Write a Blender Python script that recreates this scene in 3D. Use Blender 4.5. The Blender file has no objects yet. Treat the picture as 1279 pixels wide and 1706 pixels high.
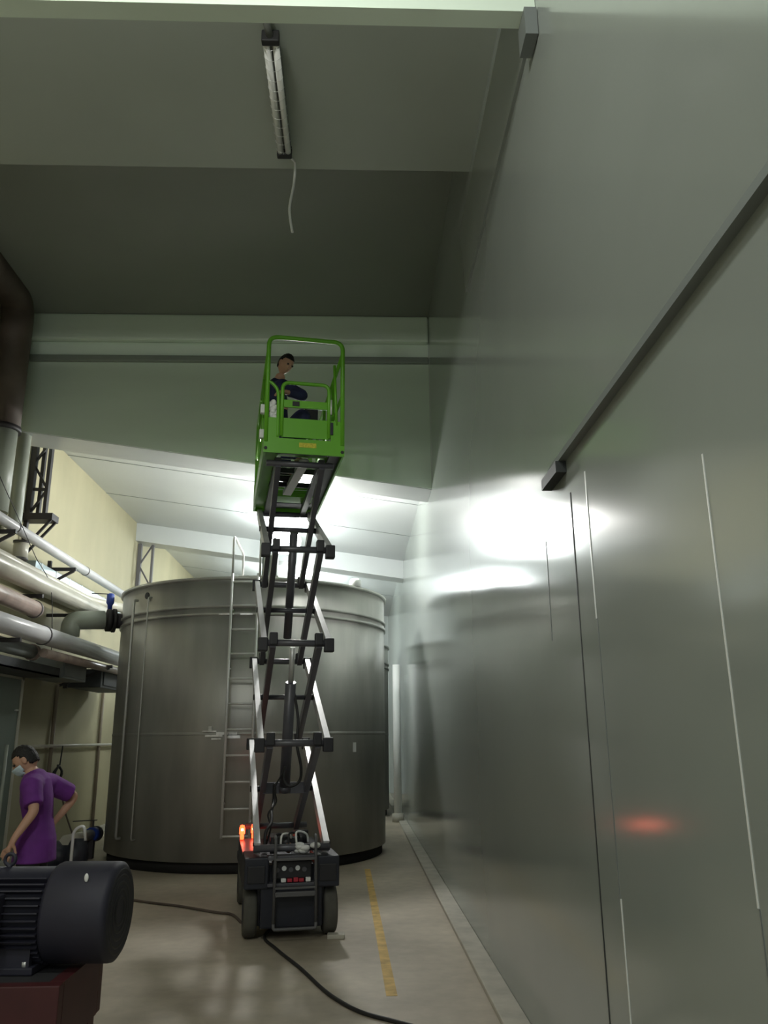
import bpy, bmesh, math, random
from mathutils import Vector, Matrix, Euler
random.seed(7)
SC = bpy.context.scene
COL = SC.collection

# ------------------------------------------------------------------ camera
cam_d = bpy.data.cameras.new('camera')
cam_d.sensor_fit = 'HORIZONTAL'
cam_d.sensor_width = 36.0
cam_d.lens = 37.44
cam_d.clip_start = 0.05
cam = bpy.data.objects.new('camera', cam_d)
COL.objects.link(cam)
R = [(0.9994010, -0.0012673, 0.0345832), (-0.0336248, -0.2718906, 0.9617406), (-0.0081840, 0.9623273, 0.2717703)]
m = Matrix.Identity(4)
for i in range(3):
    m[i][0] = R[i][0]; m[i][1] = R[i][1]; m[i][2] = -R[i][2]
m.translation = (0, 0, 1.55)
cam.matrix_world = m
SC.camera = cam

# ------------------------------------------------------------------ world, exposure
W = bpy.data.worlds.new('world'); SC.world = W; W.use_nodes = True
bg = W.node_tree.nodes['Background']
bg.inputs[0].default_value = (0.90, 1.0, 0.99, 1)
bg.inputs[1].default_value = 0.55
SC.view_settings.view_transform = 'Standard'
SC.view_settings.look = 'None'
SC.view_settings.gamma = 1
SC.view_settings.exposure = 0.0
LAMP_E = 62.0          # far bay globes
NEAR_E = 138.0
BAY_E = 600.0          # lamp just behind the cross panel          # NEAR_E also feeds the fill lamp added behind the photographer

# ------------------------------------------------------------------ materials
def mat(name, col, rough=0.5, metal=0.0, var=0.0, scale=4.0, bump=0.0, bscale=30.0, stretch=(1, 1, 1), spec=0.5, coat=0.0, emit=None, es=1.0):
    M = bpy.data.materials.new(name); M.use_nodes = True
    nt = M.node_tree; b = nt.nodes['Principled BSDF']
    c = tuple(col) + (1,)
    b.inputs['Base Color'].default_value = c
    b.inputs['Roughness'].default_value = rough
    b.inputs['Metallic'].default_value = metal
    b.inputs['Specular IOR Level'].default_value = spec
    b.inputs['Coat Weight'].default_value = coat
    if emit:
        b.inputs['Emission Color'].default_value = tuple(emit) + (1,)
        b.inputs['Emission Strength'].default_value = es
    if var or bump:
        tc = nt.nodes.new('ShaderNodeTexCoord'); mp = nt.nodes.new('ShaderNodeMapping')
        mp.inputs['Scale'].default_value = stretch
        nt.links.new(tc.outputs['Object'], mp.inputs[0])
    if var:
        n = nt.nodes.new('ShaderNodeTexNoise'); n.inputs['Scale'].default_value = scale; n.inputs['Detail'].default_value = 5
        nt.links.new(mp.outputs[0], n.inputs['Vector'])
        rp = nt.nodes.new('ShaderNodeValToRGB')
        rp.color_ramp.elements[0].position = 0.32; rp.color_ramp.elements[1].position = 0.68
        rp.color_ramp.elements[0].color = tuple(max(0, x * (1 - var)) for x in col) + (1,)
        rp.color_ramp.elements[1].color = tuple(min(1, x * (1 + var)) for x in col) + (1,)
        nt.links.new(n.outputs['Fac'], rp.inputs[0]); nt.links.new(rp.outputs[0], b.inputs['Base Color'])
    if bump:
        n2 = nt.nodes.new('ShaderNodeTexNoise'); n2.inputs['Scale'].default_value = bscale; n2.inputs['Detail'].default_value = 4
        nt.links.new(mp.outputs[0], n2.inputs['Vector'])
        bp = nt.nodes.new('ShaderNodeBump'); bp.inputs['Strength'].default_value = bump; bp.inputs['Distance'].default_value = 0.02
        nt.links.new(n2.outputs['Fac'], bp.inputs['Height']); nt.links.new(bp.outputs[0], b.inputs['Normal'])
    return M

M_PANEL = mat('wall_panel', (.27, .30, .28), rough=.14, var=.05, scale=.7, spec=1.0)
M_PANELD = mat('wall_panel_recess', (.12, .135, .13), rough=.3)
M_PTRIM = mat('wall_trim_metal', (.17, .19, .185), rough=.35)
M_SEAML = mat('seam_light', (.75, .78, .76), rough=.3)
M_SEAMD = mat('seam_dark', (.03, .035, .035), rough=.6)
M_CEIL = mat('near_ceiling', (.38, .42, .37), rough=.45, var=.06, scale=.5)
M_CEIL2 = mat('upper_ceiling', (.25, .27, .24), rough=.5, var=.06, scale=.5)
M_BEAM = mat('green_grey_panel', (.76, .88, .76), rough=.28, var=.07, scale=.6, stretch=(.4, 1, 2))
M_BEAMD = mat('green_grey_dark', (.26, .30, .26), rough=.45)
M_WCEIL = mat('white_panel_ceiling', (.52, .545, .55), rough=.35, var=.03, scale=.8)
M_CREAM = mat('cream_wall', (.42, .385, .25), rough=.7, var=.10, scale=1.1, stretch=(1, 1, .5), bump=.05)
M_BACK = mat('back_wall', (.5, .54, .53), rough=.4)
M_KERB = mat('kerb_concrete', (.44, .42, .36), rough=.8, var=.12, scale=6, bump=.2)
M_YEL = mat('floor_paint_yellow', (.56, .38, .12), rough=.7, var=.25, scale=9)
M_STEEL = mat('tank_steel', (.40, .40, .375), rough=.42, metal=.5, var=.20, scale=1.4, stretch=(1.6, 1.6, .35), bump=.06, bscale=5)
M_STEELB = mat('weld_steel_highlight', (.80, .81, .78), rough=.35, metal=.3, var=.35, scale=12)  # light colour carries the painted highlight on weld and ring
M_RAIL = mat('brushed_steel', (.66, .67, .66), rough=.36, metal=.35)
M_SKIRT = mat('tank_base_black', (.012, .012, .012), rough=.8)
M_GREEN = mat('lime_green_paint', (.13, .42, .02), rough=.38, var=.05, scale=3)
M_ARML = mat('outer_arm_lit_tone', (.55, .55, .56), rough=.36, metal=.1, var=.1, scale=5)  # arm grey lightened, side and top light painted into the outer arms
M_ARM = mat('scissor_grey_shaded', (.09, .09, .105), rough=.36, metal=.1, var=.1, scale=5)  # arm grey darkened for backlit shade; also on tubes, plates and cylinders
M_JOINT = mat('joint_black', (.014, .014, .018), rough=.5)
M_CHAS = mat('chassis_navy', (.012, .014, .024), rough=.5, var=.2, scale=6)
M_TYRE = mat('tyre_grey', (.085, .083, .07), rough=.85, var=.15, scale=8)
M_LADG = mat('entry_ladder_grey', (.10, .10, .105), rough=.45)
M_RED = mat('red_cable', (.4, .02, .04), rough=.5)
M_COPPER = mat('copper_fitting', (.4, .2, .1), rough=.4, metal=.7)
M_WHITE = mat('white_plastic', (.75, .76, .75), rough=.5)
M_DECK = mat('deck_sheet', (.62, .68, .66), rough=.4, metal=.2)
M_YSTK = mat('yellow_sticker', (.55, .52, .03), rough=.5, var=.25, scale=60)
M_BLACK = mat('black_rubber', (.015, .015, .016), rough=.6)
M_PIPEW = mat('white_pipe', (.66, .66, .68), rough=.28, var=.05, scale=3)
M_PIPEC = mat('cream_pipe', (.55, .53, .45), rough=.32, var=.08, scale=3)
M_PIPER = mat('rusty_pink_pipe', (.40, .31, .27), rough=.35, var=.25, scale=5)
M_PIPEG = mat('grey_green_pipe', (.36, .39, .33), rough=.4, var=.08, scale=3)
M_DUCT = mat('brown_duct', (.10, .075, .06), rough=.6, var=.25, scale=3)
M_COND = mat('brown_conduit', (.20, .16, .11), rough=.6)
M_IRON = mat('black_angle_iron', (.03, .026, .03), rough=.55)
M_IRONG = mat('grey_steel_post', (.12, .115, .12), rough=.5)
M_BLUE = mat('valve_blue', (.02, .05, .28), rough=.4)
M_BLUEG = mat('blue_grey_sheet', (.42, .52, .56), rough=.35, metal=.2)
M_CAB = mat('cabinet_grey', (.20, .22, .22), rough=.5, var=.1, scale=4)
M_CABD = mat('cabinet_dark', (.055, .06, .065), rough=.6, var=.2, scale=4)
M_DOOR = mat('door_green_grey', (.15, .19, .165), rough=.4, var=.06, scale=2)
M_MOTOR = mat('motor_slate_blue', (.018, .018, .032), rough=.6, var=.14, scale=6)
M_MOTORD = mat('motor_end_dark', (.03, .03, .033), rough=.6)
M_PUMP = mat('pump_base_maroon', (.055, .010, .012), rough=.55, var=.2, scale=5)
M_SKIN = mat('skin', (.50, .29, .20), rough=.55, var=.06, scale=9)
M_HAIR = mat('black_hair', (.008, .007, .007), rough=.6, bump=.5, bscale=90)
M_PURP = mat('purple_cloth', (.13, .022, .21), rough=.8, var=.18, scale=7, bump=.25, bscale=14)
M_NAVY = mat('navy_cloth', (.02, .024, .075), rough=.85, var=.25, scale=7, bump=.25, bscale=14)
M_DPANT = mat('dark_trousers', (.018, .016, .022), rough=.85)
M_MASK = mat('mask_blue', (.55, .68, .74), rough=.8)
M_EYE = mat('eye_dark', (.02, .015, .012), rough=.3)
M_GLOBE = mat('lamp_globe', (1, 1, 1), emit=(.93, 1.0, .98), es=LAMP_E)
M_GLOBEN = mat('lamp_globe_near', (1, 1, 1), emit=(1.0, 1.0, .93), es=NEAR_E)
M_GLOBEB = mat('lamp_globe_bay', (1, 1, 1), emit=(1.0, .99, .95), es=BAY_E)
M_BEACON = mat('beacon_red', (.8, .06, .02), rough=.3, emit=(1, .04, .01), es=11.0)
M_BEACON2 = mat('beacon_core', (1, .5, .3), rough=.3, emit=(1, .45, .3), es=45.0)
M_TUBE = mat('unlit_tube_glass', (.92, .94, .92), rough=.15)
M_FIX = mat('fixture_housing', (.16, .17, .16), rough=.4)

def floor_mat():
    M = bpy.data.materials.new('concrete_floor'); M.use_nodes = True
    nt = M.node_tree; b = nt.nodes['Principled BSDF']
    tc = nt.nodes.new('ShaderNodeTexCoord')
    n = nt.nodes.new('ShaderNodeTexNoise'); n.inputs['Scale'].default_value = .8; n.inputs['Detail'].default_value = 7
    n2 = nt.nodes.new('ShaderNodeTexNoise'); n2.inputs['Scale'].default_value = 9; n2.inputs['Detail'].default_value = 6
    nt.links.new(tc.outputs['Object'], n.inputs['Vector']); nt.links.new(tc.outputs['Object'], n2.inputs['Vector'])
    r = nt.nodes.new('ShaderNodeValToRGB')
    r.color_ramp.elements[0].position = .3; r.color_ramp.elements[0].color = (.36, .31, .235, 1)
    r.color_ramp.elements[1].position = .72; r.color_ramp.elements[1].color = (.66, .59, .47, 1)
    nt.links.new(n.outputs['Fac'], r.inputs[0])
    mx = nt.nodes.new('ShaderNodeMixRGB'); mx.blend_type = 'MULTIPLY'; mx.inputs[0].default_value = .35
    nt.links.new(r.outputs[0], mx.inputs[1]); nt.links.new(n2.outputs['Fac'], mx.inputs[2])
    nt.links.new(mx.outputs[0], b.inputs['Base Color'])
    mr = nt.nodes.new('ShaderNodeMapRange'); mr.inputs[3].default_value = .38; mr.inputs[4].default_value = .65
    nt.links.new(n.outputs['Fac'], mr.inputs[0]); nt.links.new(mr.outputs[0], b.inputs['Roughness'])
    bp = nt.nodes.new('ShaderNodeBump'); bp.inputs['Strength'].default_value = .1; bp.inputs['Distance'].default_value = .02
    nt.links.new(n2.outputs['Fac'], bp.inputs['Height']); nt.links.new(bp.outputs[0], b.inputs['Normal'])
    return M
M_FLOOR = floor_mat()

# ------------------------------------------------------------------ mesh helpers
class MB:
    def __init__(s): s.bm = bmesh.new()
    def hexa(s, p):
        """p: 8 points, bottom ring 0-3 then top ring 4-7"""
        v = [s.bm.verts.new(q) for q in p]
        for f in ((0, 3, 2, 1), (4, 5, 6, 7), (0, 1, 5, 4), (1, 2, 6, 5), (2, 3, 7, 6), (3, 0, 4, 7)):
            s.bm.faces.new([v[i] for i in f])
        return s
    def box(s, x0, x1, y0, y1, z0, z1, bev=0.0):
        if bev:
            t = bmesh.new(); bmesh.ops.create_cube(t, size=1)
            for v in t.verts:
                v.co = Vector(((x0 + x1) / 2 + v.co.x * (x1 - x0), (y0 + y1) / 2 + v.co.y * (y1 - y0), (z0 + z1) / 2 + v.co.z * (z1 - z0)))
            bmesh.ops.bevel(t, geom=t.edges[:], offset=bev, segments=2, affect='EDGES', profile=.6)
            s.add(t); return s
        return s.hexa([(x0, y0, z0), (x1, y0, z0), (x1, y1, z0), (x0, y1, z0), (x0, y0, z1), (x1, y0, z1), (x1, y1, z1), (x0, y1, z1)])
    def add(s, t, M=None):
        me = bpy.data.meshes.new('t'); t.to_mesh(me); t.free()
        if M: me.transform(M)
        s.bm.from_mesh(me); bpy.data.meshes.remove(me); return s
    def bar(s, a, b, w, h, up=(0, 0, 1)):
        a = Vector(a); b = Vector(b); d = (b - a).normalized(); up = Vector(up)
        if abs(d.dot(up)) > .98: up = Vector((0, 1, 0))
        x = d.cross(up).normalized() * w / 2; z = x.normalized().cross(d) * h / 2
        return s.hexa([a - x - z, a + x - z, b + x - z, b - x - z, a - x + z, a + x + z, b + x + z, b - x + z])
    def tube(s, pts, r, n=12, closed=False, cap=True):
        P = [Vector(p) for p in pts]; rs = r if isinstance(r, (list, tuple)) else [r] * len(P)
        N = len(P); rings = []
        nrm = None
        for i in range(N):
            if closed: d = (P[(i + 1) % N] - P[i - 1])
            else: d = P[min(i + 1, N - 1)] - P[max(i - 1, 0)]
            d.normalize()
            if nrm is None:
                nrm = d.orthogonal().normalized()
            else:
                nrm = (nrm - d * nrm.dot(d)); nrm.normalize()
            b = d.cross(nrm)
            rings.append([s.bm.verts.new(P[i] + (nrm * math.cos(2 * math.pi * k / n) + b * math.sin(2 * math.pi * k / n)) * rs[i]) for k in range(n)])
        for i in range(N if closed else N - 1):
            A = rings[i]; B = rings[(i + 1) % N]
            for k in range(n):
                f = s.bm.faces.new((A[k], A[(k + 1) % n], B[(k + 1) % n], B[k])); f.smooth = True
        if cap and not closed:
            s.bm.faces.new(rings[0][::-1]); s.bm.faces.new(rings[-1])
        return s
    def lathe(s, prof, c=(0, 0, 0), n=48, axis='Z', smooth=True, close=False):
        c = Vector(c); rings = []
        for (r, h) in prof:
            ring = []
            for k in range(n):
                a = 2 * math.pi * k / n
                if axis == 'Z': q = Vector((r * math.cos(a), r * math.sin(a), h))
                elif axis == 'X': q = Vector((h, r * math.cos(a), r * math.sin(a)))
                else: q = Vector((r * math.cos(a), h, r * math.sin(a)))
                ring.append(s.bm.verts.new(c + q))
            rings.append(ring)
        for i in range(len(rings) - 1):
            for k in range(n):
                f = s.bm.faces.new((rings[i][k], rings[i][(k + 1) % n], rings[i + 1][(k + 1) % n], rings[i + 1][k])); f.smooth = smooth
        if not close:
            if prof[0][0] > 1e-5: s.bm.faces.new(rings[0][::-1])
            if prof[-1][0] > 1e-5: s.bm.faces.new(rings[-1])
        return s
    def ball(s, c, r, sc=(1, 1, 1), M=None, n=20):
        t = bmesh.new(); bmesh.ops.create_uvsphere(t, u_segments=n, v_segments=max(8, n * 2 // 3), radius=r)
        for v in t.verts: v.co = Vector((v.co.x * sc[0], v.co.y * sc[1], v.co.z * sc[2]))
        for f in t.faces: f.smooth = True
        T = Matrix.Translation(c)
        return s.add(t, T @ M if M else T)
    def build(s, name, material, parent=None, loc=None):
        bmesh.ops.remove_doubles(s.bm, verts=s.bm.verts[:], dist=1e-6)
        bmesh.ops.recalc_face_normals(s.bm, faces=s.bm.faces[:])
        me = bpy.data.meshes.new(name); s.bm.to_mesh(me); s.bm.free()
        me.materials.append(material)
        o = bpy.data.objects.new(name, me); COL.objects.link(o)
        if parent: o.parent = parent
        if loc: o.location = loc
        return o

def smooth_path(pts, n=8):
    P = [Vector(p) for p in pts]; out = []
    for i in range(len(P) - 1):
        p0 = P[max(i - 1, 0)]; p1 = P[i]; p2 = P[i + 1]; p3 = P[min(i + 2, len(P) - 1)]
        for k in range(n):
            t = k / n
            out.append(.5 * ((2 * p1) + (-p0 + p2) * t + (2 * p0 - 5 * p1 + 4 * p2 - p3) * t * t + (-p0 + 3 * p1 - 3 * p2 + p3) * t ** 3))
    out.append(P[-1]); return out

def round_path(pts, r, n=6):
    """polyline with rounded corners"""
    P = [Vector(p) for p in pts]; out = [P[0]]
    for i in range(1, len(P) - 1):
        a = (P[i - 1] - P[i]); b = (P[i + 1] - P[i]); rr = min(r, a.length * .49, b.length * .49)
        A = P[i] + a.normalized() * rr; B = P[i] + b.normalized() * rr
        for k in range(n + 1):
            t = k / n; out.append((1 - t) ** 2 * A + 2 * t * (1 - t) * P[i] + t * t * B)
    out.append(P[-1]); return out

def tag(o, label, cat, group=None, kind=None):
    o['label'] = label; o['category'] = cat
    if group: o['group'] = group
    if kind: o['kind'] = kind
    return o
def thing(name, label, cat, loc=(0, 0, 0), rz=0, group=None):
    o = bpy.data.objects.new(name, None); COL.objects.link(o); o.empty_display_size = .1
    o.location = loc; o.rotation_euler = (0, 0, rz)
    return tag(o, label, cat, group)
def struct(o): o['kind'] = 'structure'; return o

# ------------------------------------------------------------------ structure
WX = .96      # right wall plane
LX = -4.5     # left wall plane
Y0, Y1 = -4.0, 24.0
struct(MB().box(LX - .3, WX + .3, Y0, Y1 + .2, -.2, 0).build('floor', M_FLOOR))
# right wall: smooth sandwich panels
wr = MB().box(WX, WX + .2, Y0, Y1 + .2, 0, 7.4).build('wall_right', M_PANEL); struct(wr)
struct(MB().box(LX - .2, LX, Y0, Y1 + .2, 0, 7.4).build('wall_left', M_CREAM))
struct(MB().box(LX, WX, Y1, Y1 + .2, 0, 6.4).build('wall_back', M_BACK))
def slope(x, z0): return z0 + .147 * (WX - x)
def sloped_slab(y0, y1, zb, zt, name, m_):
    """slab spanning the room whose underside (and optional top) rises to the left"""
    a, b = LX, WX
    return struct(MB().hexa([(a, y0, slope(a, zb)), (b, y0, slope(b, zb)), (b, y1, slope(b, zb)), (a, y1, slope(a, zb)),
                             (a, y0, zt(a)), (b, y0, zt(b)), (b, y1, zt(b)), (a, y1, zt(a))]).build(name, m_))
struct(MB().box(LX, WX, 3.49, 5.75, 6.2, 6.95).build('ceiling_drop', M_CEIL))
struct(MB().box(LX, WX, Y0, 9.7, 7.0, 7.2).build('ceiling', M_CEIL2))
sloped_slab(9.7, 10.3, 4.60, lambda x: 7.2, 'trim_1', M_BEAM)
struct(MB().hexa([(LX, 9.72, slope(LX, 4.594)), (WX - .002, 9.72, slope(WX, 4.594)), (WX - .002, 10.30, slope(WX, 4.594)), (LX, 10.30, slope(LX, 4.594)),
    (LX, 9.72, slope(LX, 4.602)), (WX - .002, 9.72, slope(WX, 4.602)), (WX - .002, 10.30, slope(WX, 4.602)), (LX, 10.30, slope(LX, 4.602))]).build('trim_50', M_WCEIL))
# upper lip and darker strip across the cross panel
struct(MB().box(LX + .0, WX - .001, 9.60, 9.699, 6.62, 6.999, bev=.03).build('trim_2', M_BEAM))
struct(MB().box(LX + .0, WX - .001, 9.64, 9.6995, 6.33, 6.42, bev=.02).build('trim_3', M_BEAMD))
sloped_slab(10.3, 16.0, 5.03, lambda x: slope(x, 5.2), 'ceiling_far', M_WCEIL)
sloped_slab(16.0, 16.5, 4.66, lambda x: slope(x, 5.2), 'trim_4', M_WCEIL)
sloped_slab(16.5, Y1, 5.06, lambda x: slope(x, 5.25), 'ceiling_back', M_WCEIL)
struct(MB().box(LX, WX - .002, 3.37, 3.48, 5.30, 5.85).build('trim_5', M_BEAM))
struct(MB().box(WX - .07, WX - .003, 3.34, 3.50, 5.12, 5.298).build('trim_6', M_PTRIM))
# seams in the far ceiling sheets
k = 7
for (ya, w) in ((11.9, .012), (13.9, .012), (17.9, .012), (20.4, .012)):
    zb = 5.03 if ya < 16 else 5.06
    struct(MB().hexa([(LX, ya, slope(LX, zb) - .006), (WX - .002, ya, slope(WX, zb) - .006), (WX - .002, ya + w, slope(WX, zb) - .006), (LX, ya + w, slope(LX, zb) - .006),
               (LX, ya, slope(LX, zb)), (WX - .002, ya, slope(WX, zb)), (WX - .002, ya + w, slope(WX, zb)), (LX, ya + w, slope(LX, zb))]).build('trim_%d' % k, M_PTRIM)); k += 1
# door track moulding on the right wall, with its dark end bracket
struct(MB().hexa([(WX - .035, .6, 2.765), (WX, .6, 2.765), (WX, 3.70, 2.765), (WX - .035, 3.70, 2.765),
                  (WX - .012, .6, 2.825), (WX, .6, 2.825), (WX, 3.70, 2.825), (WX - .012, 3.70, 2.825)]).build('trim_%d' % k, M_PTRIM)); k += 1
struct(MB().box(WX - .05, WX - .0005, 3.43, 3.72, 2.71, 2.763).build('trim_%d' % k, M_SEAMD)); k += 1
# corner cove below the drop ceiling
struct(MB().hexa([(WX - .02, 3.49, 5.25), (WX, 3.49, 5.25), (WX, 6.1, 5.25), (WX - .02, 6.1, 5.25), (WX - .05, 3.49, 5.85), (WX, 3.49, 5.85), (WX, 6.1, 5.85), (WX - .05, 6.1, 5.85)]).build('trim_%d' % k, M_PANEL)); k += 1
# vertical panel joints: (y, width, z0, z1, material)
for (y, w, z0, z1, mm) in ((3.39, .011, .05, 2.60, M_SEAMD), (3.13, .008, .35, .98, M_SEAML), (3.15, .010, 2.0, 2.62, M_SEAML), (3.14, .005, .98, 2.0, M_PTRIM),
                           (2.055, .006, 1.15, 2.3, M_SEAML), (2.05, .004, .05, 1.15, M_PTRIM), (3.9, .008, 2.0, 2.5, M_PTRIM),
                           (9.60, .012, 4.7, 6.6, M_SEAML)):
    struct(MB().box(WX - .0025, WX, y, y + w, z0, z1).build('trim_%d' % k, mm)); k += 1
struct(MB().box(.81, WX, Y0, Y1, 0, .035, bev=.008).build('baseboard_right', M_KERB))
struct(MB().box(LX, LX + .10, Y0, Y1, 0, .10, bev=.008).build('baseboard_left', M_KERB))
# yellow floor marking
struct(MB().hexa([(.19, 5.6, .0005), (.26, 5.6, .0005), (.175, 10.6, .0005), (.105, 10.6, .0005), (.19, 5.6, .002), (.26, 5.6, .002), (.175, 10.6, .002), (.105, 10.6, .002)]).build('trim_%d' % k, M_YEL)); k += 1
# left door
d = struct(MB().box(LX + .002, LX + .05, 9.75, 11.0, 0.1, 2.33, bev=.006).build('door_1', M_DOOR))
struct(MB().box(LX + .0, LX + .06, 11.0, 11.07, .1, 2.40).box(LX, LX + .06, 9.68, 9.75, .1, 2.40).box(LX, LX + .06, 9.68, 11.07, 2.33, 2.40).build('door_frame', M_PIPEC, d))
struct(MB().tube(round_path([(LX + .05, 10.88, 1.93), (LX + .10, 10.88, 1.93), (LX + .10, 10.78, 1.93)], .02), .011).build('door_handle', M_WHITE, d))

# ------------------------------------------------------------------ lamps
def globe_lamp(x, y, z, ztop, label, gm, r=.17):
    t = thing('pendant_lamp', label, 'lamp', (x, y, z), 0, None)
    MB().ball((0, 0, 0), r, (1, 1, .8)).build('globe', gm, t)
    MB().lathe([(.03, .20), (.10, .18), (.13, .13), (.10, .125)], n=24).build('cap', M_FIX, t)
    MB().tube([(0, 0, .18), (0, 0, ztop - z)], .012).build('stem', M_FIX, t)
    return t
globe_lamp(-1.28, 14.0, 4.95, slope(-1.28, 5.03), 'glaring white pendant lamp at the ceiling in front of the white cross beam', M_GLOBE, .29)
globe_lamp(-1.50, 19.0, 4.95, slope(-1.50, 5.06), 'glaring white pendant lamp seen below the white cross beam, above the tank', M_GLOBE, .40)
globe_lamp(-1.0, 1.2, 5.6, 7.0, 'pendant lamp high above the photographer', M_GLOBEN, .2)
globe_lamp(-2.4, -2.4, 5.4, 7.0, 'fill lamp added unseen behind the photographer', M_GLOBEN, .2)  # added for front fill, stays out of view

globe_lamp(-.74, 11.15, 4.58, slope(-.74, 5.03), 'glaring white pendant lamp just behind the lift platform, nearest of the far lamps', M_GLOBEB, .13)

# unlit twin tube lamp on the drop ceiling
t = thing('fluorescent_lamp', 'unlit twin tube fluorescent lamp mounted lengthwise under the grey ceiling', 'lamp', (-.585, 4.9, 6.2))
MB().box(-.055, .055, -.55, .57, -.07, -.03, bev=.008).build('housing', M_FIX, t)
for s in (-1, 1):
    MB().tube([(s * .032, -.52, -.10), (s * .032, .54, -.10)], .023).build('tube', M_TUBE, t)
for yy in (-.55, .55):
    MB().box(-.06, .06, yy - .02, yy + .03, -.13, -.035, bev=.01).build('end_cap', M_BLACK, t)
for yy in (-.4, .4):
    MB().tube([(0, yy, -.03), (0, yy, 0)], .012).build('mount', M_FIX, t)
w_ = MB()
w_.tube([(0, -.5, -.147), (0, .5, -.147)], .002, n=5)
for kk in range(12):   # wire guard
    yy = -.5 + kk * .09
    w_.tube([(.06 * math.cos(a_), yy, -.095 + -.05 * math.sin(a_)) for a_ in [math.pi * q / 6 for q in range(7)]], .0016, n=5)
w_.build('wire_guard', M_RAIL, t)
MB().tube(round_path([(0, -.55, -.09), (-.02, -.68, -.07), (-.015, -.74, 0.0)], .05), .025).build('gland', M_FIX, t)
tag(MB().tube(smooth_path([(-.585, 5.46, 6.10), (-.53, 5.60, 6.17), (-.515, 5.64, 6.14), (-.522, 5.66, 5.98), (-.553, 5.68, 5.78), (-.545, 5.68, 5.65), (-.525, 5.68, 5.53)]), .011, n=8).build('power_cable', M_WHITE),
    'loose white cable dangling from the end of the fluorescent lamp', 'cable')

# ------------------------------------------------------------------ storage tanks
TC = (-1.53, 12.27); TR = 1.955
def tpt(ang, r, z):  # angle measured from the -Y direction, positive to the right
    return Vector((math.sin(ang) * r, -math.cos(ang) * r, z))
def tank(cx, cy, Rr, H, label):
    t = thing('storage_tank', label, 'tank', (cx, cy, 0))
    MB().lathe([(Rr, .13), (Rr, H), (Rr - .012, H), (Rr - .012, H - .05), (0.01, H + .12)], n=96).build('shell', M_STEEL, t)
    MB().lathe([(Rr - .05, 0), (Rr - .05, .13)], n=64).build('base_ring', M_SKIRT, t)
    MB().lathe([(Rr, H - .03), (Rr + .035, H - .02), (Rr + .035, H + .012), (Rr - .01, H + .02)], n=96, close=True).build('rim', M_STEEL, t)
    for zc in (H - .37, H - .47):
        MB().lathe([(Rr - .001, zc - .022), (Rr + .022, zc - .016), (Rr + .022, zc + .016), (Rr - .001, zc + .022)], n=96, close=True).build('stiffening_ring', M_STEEL, t)
    MB().lathe([(Rr - .001, 1.59), (Rr + .006, 1.595), (Rr + .006, 1.625), (Rr - .001, 1.63)], n=96, close=True).build('weld_seam', M_STEEL, t)
    return t
tk = tank(TC[0], TC[1], TR, 3.57, 'large round stainless steel tank with ladder, standing behind the scissor lift')
tank(-1.25, 17.9, 1.95, 3.45, 'second steel tank, mostly hidden behind the large tank')
# ground weld patches near the ladder, lamp highlight painted in as bright steel
for (a0, a1, z0, z1) in ((-.10, .03, 1.60, 1.63), (-.17, -.06, 1.575, 1.60), (-.19, -.10, 1.63, 1.65), (-.03, .05, 1.555, 1.59), (-.13, -.07, 1.54, 1.56), (-.15, -.13, 1.65, 1.70), (-.12, -.02, 3.085, 3.10), (.02, .10, 3.085, 3.10)):
    b = MB(); n = 8
    for i in range(n):
        u = a0 + (a1 - a0) * i / n; v = a0 + (a1 - a0) * (i + 1) / n
        b.hexa([tpt(u, TR, z0), tpt(u, TR + .024, z0), tpt(v, TR + .024, z0), tpt(v, TR, z0), tpt(u, TR, z1), tpt(u, TR + .024, z1), tpt(v, TR + .024, z1), tpt(v, TR, z1)])
    o = b.build('weld_highlight_patch', M_STEELB, tk); o['label'] = 'ground patch of weld with highlight painted bright'
# nozzle hole
an = -.72
MB().tube([tpt(an, TR - .02, 3.42), tpt(an, TR + .012, 3.42)], .045, n=20).build('overflow_hole', M_BLACK, tk)
# stand pipe on the left
for (an, rr) in ((-.83, .02), (-.66, .010)):
    MB().tube(round_path([tpt(an, TR + .01, 3.38), tpt(an, TR + .07, 3.38), tpt(an, TR + .07, .35), tpt(an, TR + .01, .35)], .05), rr).build('stand_pipe', M_STEEL, tk)
# white lump on rim and sticker
MB().lathe([(.07, 0), (.085, .02), (.08, .09), (.05, .12), (.0, .125)], c=tpt(.90, TR - .02, 3.58), n=16).build('vent_cap', M_WHITE, tk)
a_ = .88; c_ = tpt(a_, TR + .003, 1.43)
tx = Vector((math.cos(a_), math.sin(a_), 0)) * .03; nn = Vector((math.sin(a_), -math.cos(a_), 0)) * .003
MB().hexa([c_ - tx - nn - Vector((0, 0, .06)), c_ + tx - nn - Vector((0, 0, .06)), c_ + tx + nn - Vector((0, 0, .06)), c_ - tx + nn - Vector((0, 0, .06)),
           c_ - tx - nn + Vector((0, 0, .06)), c_ + tx - nn + Vector((0, 0, .06)), c_ + tx + nn + Vector((0, 0, .06)), c_ - tx + nn + Vector((0, 0, .06))]).build('sticker', M_WHITE, tk)
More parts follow.
